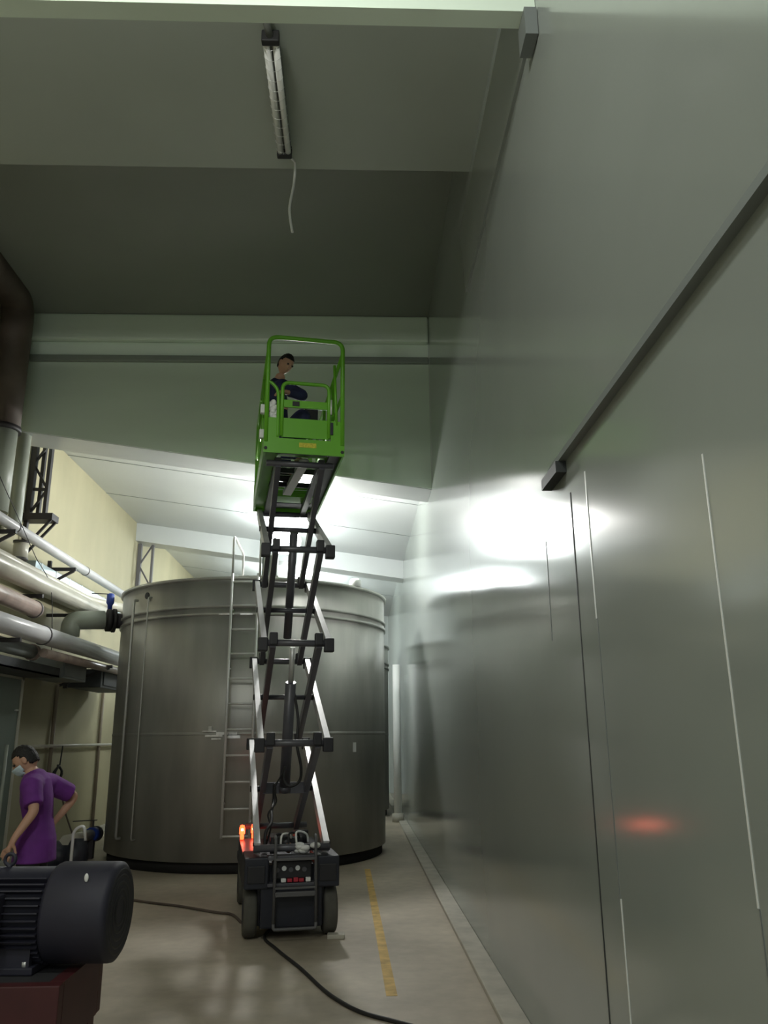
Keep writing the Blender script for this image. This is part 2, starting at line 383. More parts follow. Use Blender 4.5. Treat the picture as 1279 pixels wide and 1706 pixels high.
# ladder with hoop handrails
lx0, lx1, ly = -.06, .27, -2.10
lad = MB()
for x in (lx0, lx1): lad.tube([(x, ly, .42), (x, ly, 3.60)], .017)
for q in range(11): 
    zz = .44 + q * .305
    lad.tube([(lx0, ly, zz), (lx1, ly, zz)], .0125)
lo = lad.build('ladder', M_RAIL, tk); lo['label'] = 'fixed steel rung ladder'
for zz in (.8, 1.6, 2.4, 3.15):
    for x in (lx0, lx1): MB().tube([(x, ly, zz), (x, -TR - 0.0 + .04, zz)], .012).build('ladder_standoff', M_RAIL, tk)
for x in (lx0, lx1 + .02):
    MB().tube(round_path([(x, ly, 3.55), (x, ly, 4.10), (x + .05, ly + .55, 3.98), (x + .05, ly + .55, 3.55)], .07), .015).build('handrail', M_RAIL, tk)
MB().box(.27, .47, -1.75, -1.55, 3.62, 3.92, bev=.01).build('junction_box', M_CAB, tk)
MB().box(-.02, .5, -1.85, -1.35, 3.56, 3.62).build('top_platform', M_STEEL, tk)
MB().tube([(-1.0, 0, 3.69), (-1.0, 0, 3.80)], .25, n=24).build('manhole', M_STEEL, tk)

# ------------------------------------------------------------------ scissor lift
TH = math.radians(9.6)
lf = thing('scissor_lift', 'raised scissor lift with lime green guard railed platform on grey arms', 'scissor lift', (-.515, 7.05, 0), TH)
def L(x, y, z): return Matrix.Rotation(TH, 4, 'Z') @ Vector((x, y, z)) + Vector((-.515, 7.05, 0))
# chassis
ch = MB()
ch.box(-.25, .25, .02, 1.95, .09, .40, bev=.015)
ch.box(-.25, .25, .10, 1.95, .40, .55, bev=.01)
ch.build('chassis', M_CHAS, lf)
for s in (-1, 1):
    x0, x1 = sorted((s * .19, s * .385))
    b = MB().box(x0, x1, 0.0, .46, .385, .62, bev=.012)
    b.box(x0 + .01, x1 - .01, .46, 1.95, .30, .545, bev=.012)
    o = b.build('side_tray', M_CHAS, lf)
    MB().box(min(s * .22, s * .36), max(s * .22, s * .36), -.012, .002, .43, .56, bev=.006).build('tray_cover', M_JOINT, o)
    MB().box(min(s * .17, s * .375), max(s * .17, s * .375), .50, 1.9, .545, .56, bev=.004).build('top_plate', M_ARM, lf)
    for yy in (.20, 1.62):
        cx_ = s * .325
        w = MB().lathe([(.06, -.052), (.17, -.055), (.188, -.04), (.192, -.02), (.192, .02), (.188, .04), (.17, .055), (.06, .052)], c=(cx_, yy, .192), n=40, axis='X').build('wheel', M_TYRE, lf)
        MB().lathe([(.0, -.058), (.10, -.058), (.11, -.045), (.11, .045), (.10, .058), (0, .058)], c=(cx_, yy, .192), n=28, axis='X').build('hub', M_CHAS, w)
    MB().box(min(s * .19, s * .27), max(s * .19, s * .27), .1, .3, .10, .38).build('wheel_bracket', M_JOINT, lf)
MB().box(-.2, .2, -.02, .10, .60, .63, bev=.005).box(-.2, .2, -.01, .12, .40, .425, bev=.004).build('equipment_shelf', M_ARM, lf)
# power unit between the trays
pu = MB().box(-.16, .16, .03, .10, .45, .585, bev=.01).build('power_unit', M_JOINT, lf)
for q in range(5):
    MB().tube([(-.12 + q * .055, .02, .52 + .012 * (q % 2)), (-.12 + q * .055, .10, .52)], .019, n=12).build('hydraulic_fitting', M_RAIL if q % 2 else M_ARM, pu)
for (x, mm) in ((-.07, M_WHITE), (-.02, M_RED), (.03, M_RED), (.075, M_RED), (.13, M_WHITE)):
    MB().box(x - .02, x + .02, -.005, .03, .43, .455 + .012 * random.random(), bev=.005).build('connector', mm, pu)
MB().tube([(-.15, .25, .70), (.10, .25, .70)], .05, n=18).box(-.17, -.13, .2, .3, .62, .75).build('pump_motor', M_JOINT, lf)
MB().tube([(.05, .45, .72), (.17, .45, .72)], .06, n=18).build('pump_head', M_JOINT, lf)
MB().ball((-.02, .16, .67), .035, (1, 1, 1.2), n=12).build('brass_valve', M_COPPER, lf)
b = MB()
for q in range(9): b.ball((.05 + .14 * random.random(), .02 + .16 * random.random(), .655 + .05 * random.random()), .035, (1.3, 1, .7), n=8)
b.build('white_rag', M_WHITE, lf)
for q in range(4):
    MB().tube(smooth_path([(-.16 + q * .07, .12, .66), (-.14 + q * .06, .14, .76 + .01 * q), (-.08 + q * .07, .2, .77), (-.06 + q * .07, .24, .70)]), .009, n=6).build('hose_end', M_WHITE if q % 2 else M_BLACK, lf)
MB().box(-.10, .10, 1.70, 1.95, .55, .60).build('rear_deck', M_ARM, lf)
# entry ladder on the front
el = MB()
for s in (-1, 1): el.tube(round_path([(.02 + s * .165, .02, .78), (.02 + s * .162, -.05, .76), (.02 + s * .168, -.06, .12)], .03), .0125)
el.tube(round_path([(-.148, -.06, .14), (-.148, -.07, .10), (.188, -.07, .10), (.188, -.06, .14)], .03), .0125)
el.box(-.14, .18, -.085, -.045, .335, .372, bev=.006).box(-.14, .18, -.07, -.05, .60, .62, bev=.004).box(-.14, .18, -.07, -.05, .39, .405)
eo = el.build('entry_ladder', M_LADG, lf)
# beacons at rear left
for (x, y, r) in ((-.35, 1.78, .028), (-.235, 1.84, .023)):
    b_ = MB().lathe([(0, .075), (r * .7, .07), (r, .045), (r, -.01), (r * 1.05, -.012), (0, -.012)], c=(x, y, .63), n=18).build('beacon_lamp', M_BEACON, lf)
    MB().ball((x, y - r, .66), .012, n=8).build('beacon_core', M_BEACON2, b_)
    MB().lathe([(r * .6, -.055), (r * .75, -.03), (r * .6, -.005)], c=(x, y, .62), n=14).build('beacon_reflector', M_BEACON, lf)
    MB().tube([(x, y, .56), (x, y, .61)], .014).build('beacon_post', M_JOINT, lf)
MB().box(-.38, -.16, 1.9, 2.14, .34, .42, bev=.01).build('rear_bracket', M_CHAS, lf)

# scissor pack: front joints at y=.08, rear joints at y=1.87
Z = [.68, 1.51, 2.36, 3.21, 4.03]
FY, RY = .09, 1.87
xo, xi = .285, .205
for i in range(4):
    for s in (-1, 1):
        # outer arm: front low -> rear high ; inner arm: rear low -> front high
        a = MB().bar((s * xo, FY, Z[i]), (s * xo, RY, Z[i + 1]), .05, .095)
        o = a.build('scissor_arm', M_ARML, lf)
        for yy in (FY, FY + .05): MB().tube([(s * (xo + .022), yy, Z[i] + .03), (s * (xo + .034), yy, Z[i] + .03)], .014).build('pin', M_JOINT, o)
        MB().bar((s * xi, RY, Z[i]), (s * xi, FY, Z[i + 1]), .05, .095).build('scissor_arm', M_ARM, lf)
        MB().tube([(s * (xi - .03), (FY + RY) / 2, (Z[i] + Z[i + 1]) / 2), (s * (xo + .035), (FY + RY) / 2, (Z[i] + Z[i + 1]) / 2)], .028).build('centre_pin', M_JOINT, lf)
    MB().tube([(-xi, (FY + RY) / 2, (Z[i] + Z[i + 1]) / 2), (xi, (FY + RY) / 2, (Z[i] + Z[i + 1]) / 2)], .024).build('centre_tube', M_ARM, lf)
for i in range(5):
    for yy in (FY, RY):
        rr = .03
        MB().tube([(-xo - .03, yy, Z[i]), (xo + .03, yy, Z[i])], rr).build('cross_tube', M_ARM, lf)
        for s in (-1, 1):
            if 0 < i < 4:
                x0, x1 = sorted((s * (xo - .035), s * (xo + .05)))
                MB().box(x0, x1, yy - .045, yy + .045, Z[i] - .075, Z[i] + .045, bev=.01).build('joint_block', M_JOINT, lf)
                x0, x1 = sorted((s * (xi - .04), s * (xi + .03)))
                MB().box(x0, x1, yy - .045, yy + .045, Z[i] - .02, Z[i] + .09, bev=.01).build('joint_block', M_JOINT, lf)
# hydraulic cylinders
MB().tube([(0.0, .95, 1.12), (0.0, .55, 2.05)], .05, n=16).tube([(0.0, .95, 1.12), (0.0, .97, 1.07)], .06, n=16).build('lift_cylinder', M_ARM, lf)
MB().tube([(0.0, .55, 2.05), (0.0, .42, 2.36)], .025).build('cylinder_rod', M_RAIL, lf)
MB().bar((-.205, .98, 1.10), (.205, .98, 1.10), .07, .10).build('cylinder_mount', M_ARM, lf)
MB().tube([(0.02, 1.30, 2.55), (0.02, .80, 3.55)], .042, n=16).build('lift_cylinder', M_ARM, lf)
MB().tube(smooth_path([(.04, .60, 1.95), (.07, .50, 1.72), (.06, .45, 1.50), (.10, .45, 1.30), (.09, .48, 1.18), (.0, .5, 1.14), (-.05, .52, 1.22), (-.03, .6, 1.3)]), .013, n=8).build('hydraulic_hose', M_BLACK, lf)
MB().tube(smooth_path([(-.10, .90, 1.14), (-.11, .8, 1.0), (-.14, .6, .92), (-.15, .45, .84), (-.20, .35, .78), (-.21, .3, .66)]), .014, n=8).build('hydraulic_hose', M_BLACK, lf)
MB().tube(smooth_path([(-.05, .6, 1.24), (-.12, .58, 1.12), (-.10, .62, 1.0), (-.17, .6, .9), (-.15, .5, .8), (-.19, .4, .68)]), .008, n=8).build('hydraulic_hose', M_BLACK, lf)

# platform ---------------------------------------------------------------
PZ = 4.08            # underside
PX, PY0, PY1 = .375, -.08, 1.98
ox = .02
pf = MB()
# side channels and rear channel
for s in (-1, 1):
    x0, x1 = sorted((s * (PX - .02), s * PX)); pf.box(ox + x0, ox + x1, PY0 + .01, PY1, PZ, PZ + .17, bev=.004)
pf.box(ox - PX, ox + PX, PY1 - .02, PY1, PZ, PZ + .17)
pfo = pf.build('platform_frame', M_GREEN, lf)
# deck skin with the cross members seen from below
dk = MB()
dk.box(ox - PX + .02, ox - .23, PY0 + .02, PY1 - .02, PZ + .085, PZ + .105).box(ox + .23, ox + PX - .02, PY0 + .02, PY1 - .02, PZ + .085, PZ + .105)
dk.box(ox - .23, ox + .23, PY0 + .02, .26, PZ + .085, PZ + .105).box(ox - .23, ox + .23, 1.42, PY1 - .02, PZ + .085, PZ + .105)
dk.build('deck', M_GREEN, lf)
gt = MB()
for q in range(14): gt.bar((ox - .23, .30 + q * .083, PZ + .1), (ox + .23, .30 + q * .083, PZ + .1), .005, .005)
gt.build('deck_grating', M_RAIL, lf)
for s in (-1, 1):
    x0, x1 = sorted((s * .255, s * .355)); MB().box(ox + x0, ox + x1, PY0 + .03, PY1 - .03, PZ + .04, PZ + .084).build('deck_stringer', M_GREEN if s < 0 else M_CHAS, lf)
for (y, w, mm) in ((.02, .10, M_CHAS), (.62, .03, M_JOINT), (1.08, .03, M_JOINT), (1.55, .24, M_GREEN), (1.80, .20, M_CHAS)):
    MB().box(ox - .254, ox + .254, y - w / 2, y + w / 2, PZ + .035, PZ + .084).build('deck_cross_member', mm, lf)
MB().bar((.06, .3, PZ + .05), (-.02, 1.35, PZ + .05), .09, .05).build('cable_duct', M_WHITE, lf)
MB().ball((.05, .22, PZ + .03), .05, (1, 1, .5), n=12).build('deck_light', M_WHITE, lf)
for s in (-1, 1):
    MB().bar((s * xi, FY, PZ - .02), (s * xi, RY, PZ - .02), .06, .06).build('slide_rail', M_ARM, lf)
# front panel with cut-out for the gate
F0 = PY0
fp = MB()
fp.box(ox - PX, ox + PX, F0, F0 + .02, PZ - .005, PZ + .14)
fp.box(ox - PX, ox - .235, F0, F0 + .02, PZ + .14, PZ + .34)
fp.box(ox + .245, ox + PX, F0, F0 + .02, PZ + .14, PZ + .34)
fp.build('front_panel', M_GREEN, lf)
for s in (-1, 1):
    MB().tube([(ox + s * (PX - .02), F0 - .004, PZ + .035), (ox + s * (PX - .02), F0 + .01, PZ + .035)], .016, n=16).build('bolt_hole', M_BLACK, lf)
o = MB().box(ox - .05, ox + .11, F0 - .003, F0, PZ + .06, PZ + .105).build('warning_sticker', M_YSTK, lf); o['label'] = 'small yellow warning sticker'
# tall front hoop
def hoop(x0, x1, y, zb, zt, r, rad, name='guard_rail'):
    return MB().tube(round_path([(x0, y, zb), (x0, y, zt), (x1, y, zt), (x1, y, zb)], rad, n=8), r, n=14).build(name, M_GREEN, lf)
HT = PZ + 1.17
hoop(ox - PX + .02, ox + PX - .02, F0 + .01, PZ + .1, HT, .021, .09)
# gate
g = MB()
g.box(ox - .215, ox + .225, F0 - .005, F0 + .012, PZ + .152, PZ + .34)
g.tube(round_path([(ox - .215, F0, PZ + .16), (ox - .215, F0, PZ + .70), (ox + .225, F0, PZ + .70), (ox + .225, F0, PZ + .16)], .07, n=8), .018)
g.box(ox - .20, ox + .21, F0 - .006, F0 + .012, PZ + .45, PZ + .525, bev=.005)
go = g.build('entry_gate', M_GREEN, lf)
MB().box(ox - .12, ox - .055, F0 - .014, F0 - .006, PZ + .465, PZ + .51).build('gate_plate', M_BLACK, go)
MB().tube([(ox + .245, F0 - .01, PZ + .40), (ox + .245, F0 - .01, PZ + .55)], .010).build('gate_spring', M_RAIL, go)
MB().box(ox + .235, ox + .265, F0 - .012, F0, PZ + .20, PZ + .32).build('hinge_plate', M_CHAS, go)
# curved short rail left of the gate
MB().tube(smooth_path([(ox - PX + .03, F0 + .01, PZ + .70), (ox - .31, F0 + .01, PZ + .685), (ox - .262, F0 + .01, PZ + .62), (ox - .25, F0 + .01, PZ + .5), (ox - .25, F0 + .01, PZ + .15)]), .016).build('short_rail', M_GREEN, lf)
MB().tube([(ox + .30, F0 + .01, PZ + .3), (ox + .275, F0 + .01, PZ + .92)], .014).build('short_rail', M_GREEN, lf)
# side guard rails
for s in (-1, 1):
    x = ox + s * (PX - .02)
    MB().tube(round_path([(x, F0 + .01, HT - .12), (x, PY1 - .02, HT - .12), (x, PY1 - .02, PZ + .1)], .09), .018).build('guard_rail', M_GREEN, lf)
    MB().tube([(x, F0 + .02, PZ + .62), (x, PY1 - .03, PZ + .62)], .015).build('mid_rail', M_GREEN, lf)
    for yy in (.62, 1.3):
        MB().tube([(x, yy, PZ + .1), (x, yy, HT - .12)], .016).build('rail_post', M_GREEN, lf)
    MB().box(x - .003, x + .003, F0 + .02, PY1 - .02, PZ + .17, PZ + .32).build('toe_board', M_GREEN, lf)
hoop(ox - PX + .02, ox + PX - .02, PY1 - .02, PZ + .1, HT - .12, .018, .09)
MB().tube([(ox - PX, PY1 - .02, PZ + .62), (ox + PX, PY1 - .02, PZ + .62)], .015).build('mid_rail', M_GREEN, lf)
MB().box(ox - PX, ox + PX, PY1 - .02, PY1 - .015, PZ + .17, PZ + .32).build('toe_board', M_GREEN, lf)
for yy, zz in ((.02, .42), (.10, .20)):
    MB().box(ox - PX - .035, ox - PX + .01, yy, yy + .05, PZ + zz, PZ + zz + .09, bev=.01).build('rail_clamp', M_WHITE, lf)
# things on the platform
t = thing('control_box', 'small dark control box standing on the lift platform behind the gate', 'control box', L(.16, .72, PZ + .105), TH)
MB().box(-.07, .07, -.05, .05, .52, .67, bev=.012).build('body', M_BLACK, t)
MB().box(-.02, .02, -.02, .02, 0, .52).build('stand', M_GREEN, t)
MB().tube([(.0, 0, .67), (.01, 0, .73)], .012).build('joystick', M_WHITE, t)
b = MB()
for q in range(10): b.ball((random.uniform(-.025, .025), random.uniform(-.015, .015), -.018 * q), .03, (1, .6, 1.2), n=8)
tag(b.build('rag', M_WHITE, loc=L(-.275, F0 + .05, PZ + .50)), 'crumpled white rag hanging on the left platform rail', 'rag')

# ------------------------------------------------------------------ people
def skin_mesh(V, E, rad, root, sub=2):
    """V: list of points, E: edges, rad: list of (rx, ry)"""
    me = bpy.data.meshes.new('sk'); me.from_pydata([tuple(v) for v in V], E, [])
    ob = bpy.data.objects.new('sk', me); COL.objects.link(ob)
    ob.modifiers.new('skin', 'SKIN').use_smooth_shade = True
    sv = me.skin_vertices[0].data
    for i, r in enumerate(rad):
        sv[i].radius = r if isinstance(r, (tuple, list)) else (r, r); sv[i].use_root = (i == root)
    s_ = ob.modifiers.new('sub', 'SUBSURF'); s_.levels = sub; s_.render_levels = sub
    dg = bpy.context.evaluated_depsgraph_get(); dg.update()
    out = bpy.data.meshes.new_from_object(ob.evaluated_get(dg))
    bpy.data.objects.remove(ob); bpy.data.meshes.remove(me)
    return out
def from_chain(J, chains, rads):
    """J: name->point; chains: list of name lists; rads: name->radius"""
    names = []; E = []
    for c in chains:
        for i, n in enumerate(c):
            if n not in names: names.append(n)
            if i: E.append((names.index(c[i - 1]), names.index(n)))
    return [Vector(J[n]) for n in names], E, [rads[n] for n in names], names
def finish(meshes, name, material, parent, voxel=None, offset=Vector()):
    bm = bmesh.new()
    for me in meshes:
        bm.from_mesh(me); bpy.data.meshes.remove(me)
    me = bpy.data.meshes.new(name); bm.to_mesh(me); bm.free()
    ob = bpy.data.objects.new(name, me); COL.objects.link(ob)
    if voxel:
        r_ = ob.modifiers.new('re', 'REMESH'); r_.mode = 'VOXEL'; r_.voxel_size = voxel
        s_ = ob.modifiers.new('sm', 'SMOOTH'); s_.factor = .5; s_.iterations = 3
        dg = bpy.context.evaluated_depsgraph_get(); dg.update()
        new = bpy.data.meshes.new_from_object(ob.evaluated_get(dg)); ob.modifiers.clear(); ob.data = new; new.name = name
    for p in ob.data.polygons: p.use_smooth = True
    ob.data.transform(Matrix.Translation(-offset))
    ob.data.materials.clear(); ob.data.materials.append(material)
    if parent: ob.parent = parent
    return ob
def head_mesh(c, Mr, s=1.0):
    """head looking along local -Y, up +Z; centre c"""
    b = bmesh.new(); bmesh.ops.create_uvsphere(b, u_segments=40, v_segments=30, radius=1)
    for v in b.verts:
        x, y, z = v.co
        wx = .074 * (1 - .22 * max(0, -z)); 
        px = x * wx; py = y * (.094 if y < 0 else .098); pz = z * .118
        if z < -.2 and y < 0: py *= 1 - .10 * (-z - .2); 
        if y < 0 and z < -.35: py -= .012 * math.exp(-((z + .72) / .18) ** 2) * math.exp(-(x / .35) ** 2)       # chin
        if y > 0 and z < -.3: py *= 1 - .45 * (-z - .3)
        if y < 0:
            py += .010 * math.exp(-((z - .05) / .13) ** 2) * (math.exp(-((x - .42) / .17) ** 2) + math.exp(-((x + .42) / .17) ** 2))  # sockets
            py -= .006 * math.exp(-((z + .50) / .10) ** 2) * math.exp(-(x / .30) ** 2)   # lips
            py -= .005 * math.exp(-((z - .24) / .07) ** 2) * math.exp(-(x / .55) ** 2)   # brow
        v.co = Vector((px, py, pz)) * s
    def blob(p, sc):
        t = bmesh.new(); bmesh.ops.create_uvsphere(t, u_segments=14, v_segments=10, radius=1)
        for v in t.verts: v.co = Vector((v.co.x * sc[0] + p[0], v.co.y * sc[1] + p[1], v.co.z * sc[2] + p[2])) * s
        me = bpy.data.meshes.new('b'); t.to_mesh(me); t.free(); b.from_mesh(me); bpy.data.meshes.remove(me)
    blob((0, -.096, -.012), (.011, .016, .026)); blob((0, -.100, -.030), (.016, .014, .011))   # nose
    for q in (-1, 1): blob((q * .075, .006, -.005), (.009, .020, .032))                         # ears
    me = bpy.data.meshes.new('h'); b.to_mesh(me); b.free()
    me.transform(Matrix.Translation(c) @ Mr); return me
def hair_mesh(c, Mr, s=1.0, back=-.55):
    b = bmesh.new(); bmesh.ops.create_uvsphere(b, u_segments=40, v_segments=30, radius=1)
    kill = []
    for v in b.verts:
        x, y, z = v.co
        lim = .42 if y < -.35 else (.42 - (y + .35) * 1.4 if y < .3 else back)
        if z < lim: kill.append(v)
        j = 1 + .03 * math.sin(17 * x + 11 * z) * math.sin(13 * y)
        v.co = Vector((x * .081, y * (.101 if y < 0 else .107), z * .128)) * s * j
    bmesh.ops.delete(b, geom=kill, context='VERTS')
    r = bmesh.ops.solidify(b, geom=b.faces[:], thickness=.012)
    for f in b.faces: f.smooth = True
    me = bpy.data.meshes.new('hair'); b.to_mesh(me); b.free()
    me.transform(Matrix.Translation(c) @ Mr); return me
def look(d, roll=0):
    d = Vector(d).normalized(); y = -d; up = Vector((0, 0, 1)); x = y.cross(up).normalized(); z = x.cross(y)
    M3 = Matrix((x, y, z)).transposed().to_4x4()
    return M3 @ Matrix.Rotation(roll, 4, 'Y')
def hand_nodes(J, rads, chains, side, wrist, fdir, palm_n, curl=.5):
    """adds palm, five fingers to the skeleton. fdir: finger direction; palm_n: palm normal"""
    w = Vector(J[wrist]); f = Vector(fdir).normalized(); n = Vector(palm_n); n = (n - f * n.dot(f)).normalized(); a = f.cross(n)  # a: towards the thumb or away
    a *= side
    J[wrist + '_p1'] = w + f * .035; rads[wrist + '_p1'] = (.026, .018)
    J[wrist + '_p2'] = w + f * .075; rads[wrist + '_p2'] = (.030, .016)
    chains.append([wrist, wrist + '_p1', wrist + '_p2'])
    for q, (off, ln) in enumerate(((.030, .070), (.010, .080), (-.010, .074), (-.029, .058))):
        c = [wrist + '_p2']; p = w + f * .092 + a * off; d = f.copy()
        for k_ in range(4):
            nm = '%s_f%d%d' % (wrist, q, k_); J[nm] = p.copy(); rads[nm] = (.0095 - .0008 * k_,) * 2; c.append(nm)
            ang = curl * (.6 + .3 * k_); d2 = (f * math.cos(ang) + n * math.sin(ang)).normalized(); p = p + d2 * ln / 3
        chains.append(c)
    c = [wrist + '_p1']; p = w + f * .045 + a * .032
    for k_ in range(3):
        nm = '%s_t%d' % (wrist, k_); J[nm] = p.copy(); rads[nm] = (.0115 - .001 * k_,) * 2; c.append(nm)
        p = p + (f * .75 + a * .5 + n * (.3 + .3 * k_)).normalized() * .028
    chains.append(c)

def person(label, loc, J, hands, headc, headdir, roll, shirt, trousers, short_sleeve, mask=False, girth=1.0, hem=.06):
    loc = Vector(loc)
    t = thing('person', label, 'person', loc)
    g_ = girth
    rad = dict(pelvis=(.135 * g_, .105 * g_), waist=(.125 * g_, .095 * g_), chest=(.125 * g_, .095 * g_), uchest=(.095 * g_, .07 * g_), neck=.055, nape=.052)
    for s in 'lr':
        rad.update({s + 'sh': .058, s + 'el': .040, s + 'fa': .036, s + 'wr': .026, s + 'hip': .080, s + 'th': .072, s + 'kn': .056, s + 'ca': .054, s + 'an': .036, s + 'toe': (.042, .026), s + 'heel': .034})
    J = dict((k_, Vector(v)) for k_, v in J.items())
    for s in 'lr':
        J[s + 'fa'] = J[s + 'el'].lerp(J[s + 'wr'], .35); J[s + 'th'] = J[s + 'hip'].lerp(J[s + 'kn'], .45)
        J[s + 'ca'] = J[s + 'kn'].lerp(J[s + 'an'], .35)
    body = [['pelvis', 'waist', 'chest', 'uchest', 'neck', 'nape'],
            ['uchest', 'lsh', 'lel', 'lfa', 'lwr'], ['uchest', 'rsh', 'rel', 'rfa', 'rwr'],
            ['pelvis', 'lhip', 'lth', 'lkn', 'lca', 'lan', 'ltoe'], ['pelvis', 'rhip', 'rth', 'rkn', 'rca', 'ran', 'rtoe']]
    chains = [list(c) for c in body]; rb = dict(rad)
    for s, sd in (('l', 1), ('r', -1)):
        f_, n_, cu = hands[s]; hand_nodes(J, rb, chains, sd, s + 'wr', f_, n_, cu)
    V, E, Rr, names = from_chain(J, chains, rb)
    bodym = skin_mesh(V, E, Rr, 0)
    Mr = look(headdir, roll)
    finish([bodym, head_mesh(Vector(headc), Mr, .94)], 'body', M_SKIN, t, voxel=.0055, offset=loc)
    finish([hair_mesh(Vector(headc), Mr, .92)], 'hair', M_HAIR, t, offset=loc)
    eb = MB()
    for q in (-1, 1):
        p = Matrix.Translation(Vector(headc)) @ Mr @ Vector((q * .031, -.081, .006)); eb.ball(p - loc, .0105, n=10)
    eb.build('eyes', M_EYE, t)
    # clothing: lofted torso and trouser seat joined with sleeve and leg tubes
    ax = (J['rsh'] - J['lsh']).normalized(); axh = (J['rhip'] - J['lhip']).normalized()
    def loft(mb, rows):
        """rows: (centre, across axis, half width, half depth)"""
        N = 28; rings = []
        for i_, (c, a, rx, ry) in enumerate(rows):
            p0 = rows[max(i_ - 1, 0)][0]; p1 = rows[min(i_ + 1, len(rows) - 1)][0]; d_ = (p1 - p0).normalized()
            a_ = (a - d_ * a.dot(d_)).normalized(); b_ = d_.cross(a_)
            rings.append([mb.bm.verts.new(c + a_ * math.cos(2 * math.pi * k_ / N) * rx + b_ * math.sin(2 * math.pi * k_ / N) * ry) for k_ in range(N)])
        for A, B in zip(rings, rings[1:]):
            for k_ in range(N): mb.bm.faces.new((A[k_], A[(k_ + 1) % N], B[(k_ + 1) % N], B[k_]))
        mb.bm.faces.new(rings[0][::-1]); mb.bm.faces.new(rings[-1])
    def as_mesh(mb):
        bmesh.ops.recalc_face_normals(mb.bm, faces=mb.bm.faces[:])
        me = bpy.data.meshes.new('c'); mb.bm.to_mesh(me); mb.bm.free(); return me
    dn = (J['pelvis'] - J['waist']).normalized(); parts = []
    mb = MB(); k = girth
    loft(mb, [(J['pelvis'] + dn * hem, axh, .23 * k, .185 * k), (J['pelvis'], axh, .215 * k, .17 * k), (J['waist'], axh, .165 * k, .125 * k), (J['chest'], ax, .19 * k, .135 * k),
              (J['uchest'], ax, .175 * k, .125 * k), (J['uchest'].lerp(J['neck'], .6), ax, .11, .088), (J['uchest'].lerp(J['neck'], .95), ax, .064, .060)])
    parts.append(as_mesh(mb))
    for q in 'lr':
        mb = MB(); a = J[q + 'sh']; e = J[q + 'el']; w = J[q + 'wr']
        if short_sleeve: mb.tube([J['uchest'].lerp(a, .4), a, a.lerp(e, .4), a.lerp(e, .78)], [.085, .082, .076, .070], n=18)
        else: mb.tube(round_path([J['uchest'].lerp(a, .4), a, e, w.lerp(e, .10)], .06, 5), [.082] * 1 + [.076] * 6 + [.062] * 6 + [.044], n=18)
        parts.append(as_mesh(mb)); mb = MB(); mb.ball(a, .078, n=16); parts.append(as_mesh(mb))
    finish(parts, 'shirt', shirt, t, voxel=.009, offset=loc)
    parts = []; mb = MB()
    loft(mb, [(J['pelvis'] + dn * .10, axh, .165 * k, .13 * k), (J['pelvis'], axh, .178 * k, .14 * k), (J['pelvis'].lerp(J['waist'], .5), axh, .16 * k, .125 * k)])
    parts.append(as_mesh(mb))
    for q in 'lr':
        mb = MB(); mb.tube(round_path([J[q + 'hip'], J[q + 'kn'], J[q + 'an']], .09, 6), [u_ * k for u_ in [.105, .095, .092, .089, .086, .084, .082, .080, .064]], n=20); parts.append(as_mesh(mb))
        mb = MB(); mb.ball(J[q + 'hip'], .104 * k, n=18); parts.append(as_mesh(mb))
    finish(parts, 'trousers', trousers, t, voxel=.009, offset=loc)
    for s in 'lr':
        a = J[s + 'an']; b = J[s + 'toe']; d_ = (b - a); d_.z = 0; d_.normalize(); zz = min(a.z, b.z) - .03
        bm_ = MB(); M_ = Matrix.Translation(Vector((a.x, a.y, zz)) + d_ * .06 - loc) @ Matrix.Rotation(math.atan2(d_.y, d_.x), 4, 'Z')
        bm_.ball((0, 0, 0), 1, (.14, .052, .045), n=18)
        ob = bm_.build('shoe', M_BLACK, t); ob.data.transform(M_)
    if mask:
        b = bmesh.new(); bmesh.ops.create_uvsphere(b, u_segments=30, v_segments=20, radius=1)
        bmesh.ops.delete(b, geom=[v for v in b.verts if not (v.co.y < -.25 and -.85 < v.co.z < -.02)], context='VERTS')
        for v in b.verts: v.co = Vector((v.co.x * .082, v.co.y * .112 - .012 * math.exp(-(v.co.x / .3) ** 2), v.co.z * .118))
        bmesh.ops.solidify(b, geom=b.faces[:], thickness=.004)
        me = bpy.data.meshes.new('mask'); b.to_mesh(me); b.free(); me.transform(Matrix.Translation(Vector(headc)) @ Mr)
        finish([me], 'face_mask', M_MASK, t, offset=loc)
    return t

# worker squatting on the platform
FZ = PZ + .105
person('worker in dark navy clothes crouching on the raised green platform, looking down to the side', (-.75, 7.75, FZ),
       dict(pelvis=(-.82, 7.90, FZ + .42), waist=(-.84, 7.84, FZ + .57), chest=(-.845, 7.76, FZ + .73), uchest=(-.835, 7.70, FZ + .87), neck=(-.80, 7.66, FZ + .97), nape=(-.775, 7.64, FZ + 1.03),
            rsh=(-.76, 7.56, FZ + .84), rel=(-.535, 7.60, FZ + .75), rwr=(-.70, 7.44, FZ + .72),
            lsh=(-.90, 7.84, FZ + .84), lel=(-.91, 7.62, FZ + .64), lwr=(-.79, 7.42, FZ + .56),
            rhip=(-.76, 7.84, FZ + .40), rkn=(-.52, 7.56, FZ + .55), ran=(-.62, 7.72, FZ + .10), rtoe=(-.50, 7.60, FZ + .035),
            lhip=(-.87, 7.94, FZ + .40), lkn=(-.62, 8.14, FZ + .55), lan=(-.80, 8.00, FZ + .10), ltoe=(-.68, 8.06, FZ + .035)),
       dict(r=((-.6, -.6, -.2), (0, .2, -1), .8), l=((.6, -.7, -.2), (0, .2, -1), .8)),
       (-.738, 7.615, FZ + 1.115), (.62, -.62, -.50), .12, M_NAVY, M_NAVY, False, girth=.84)
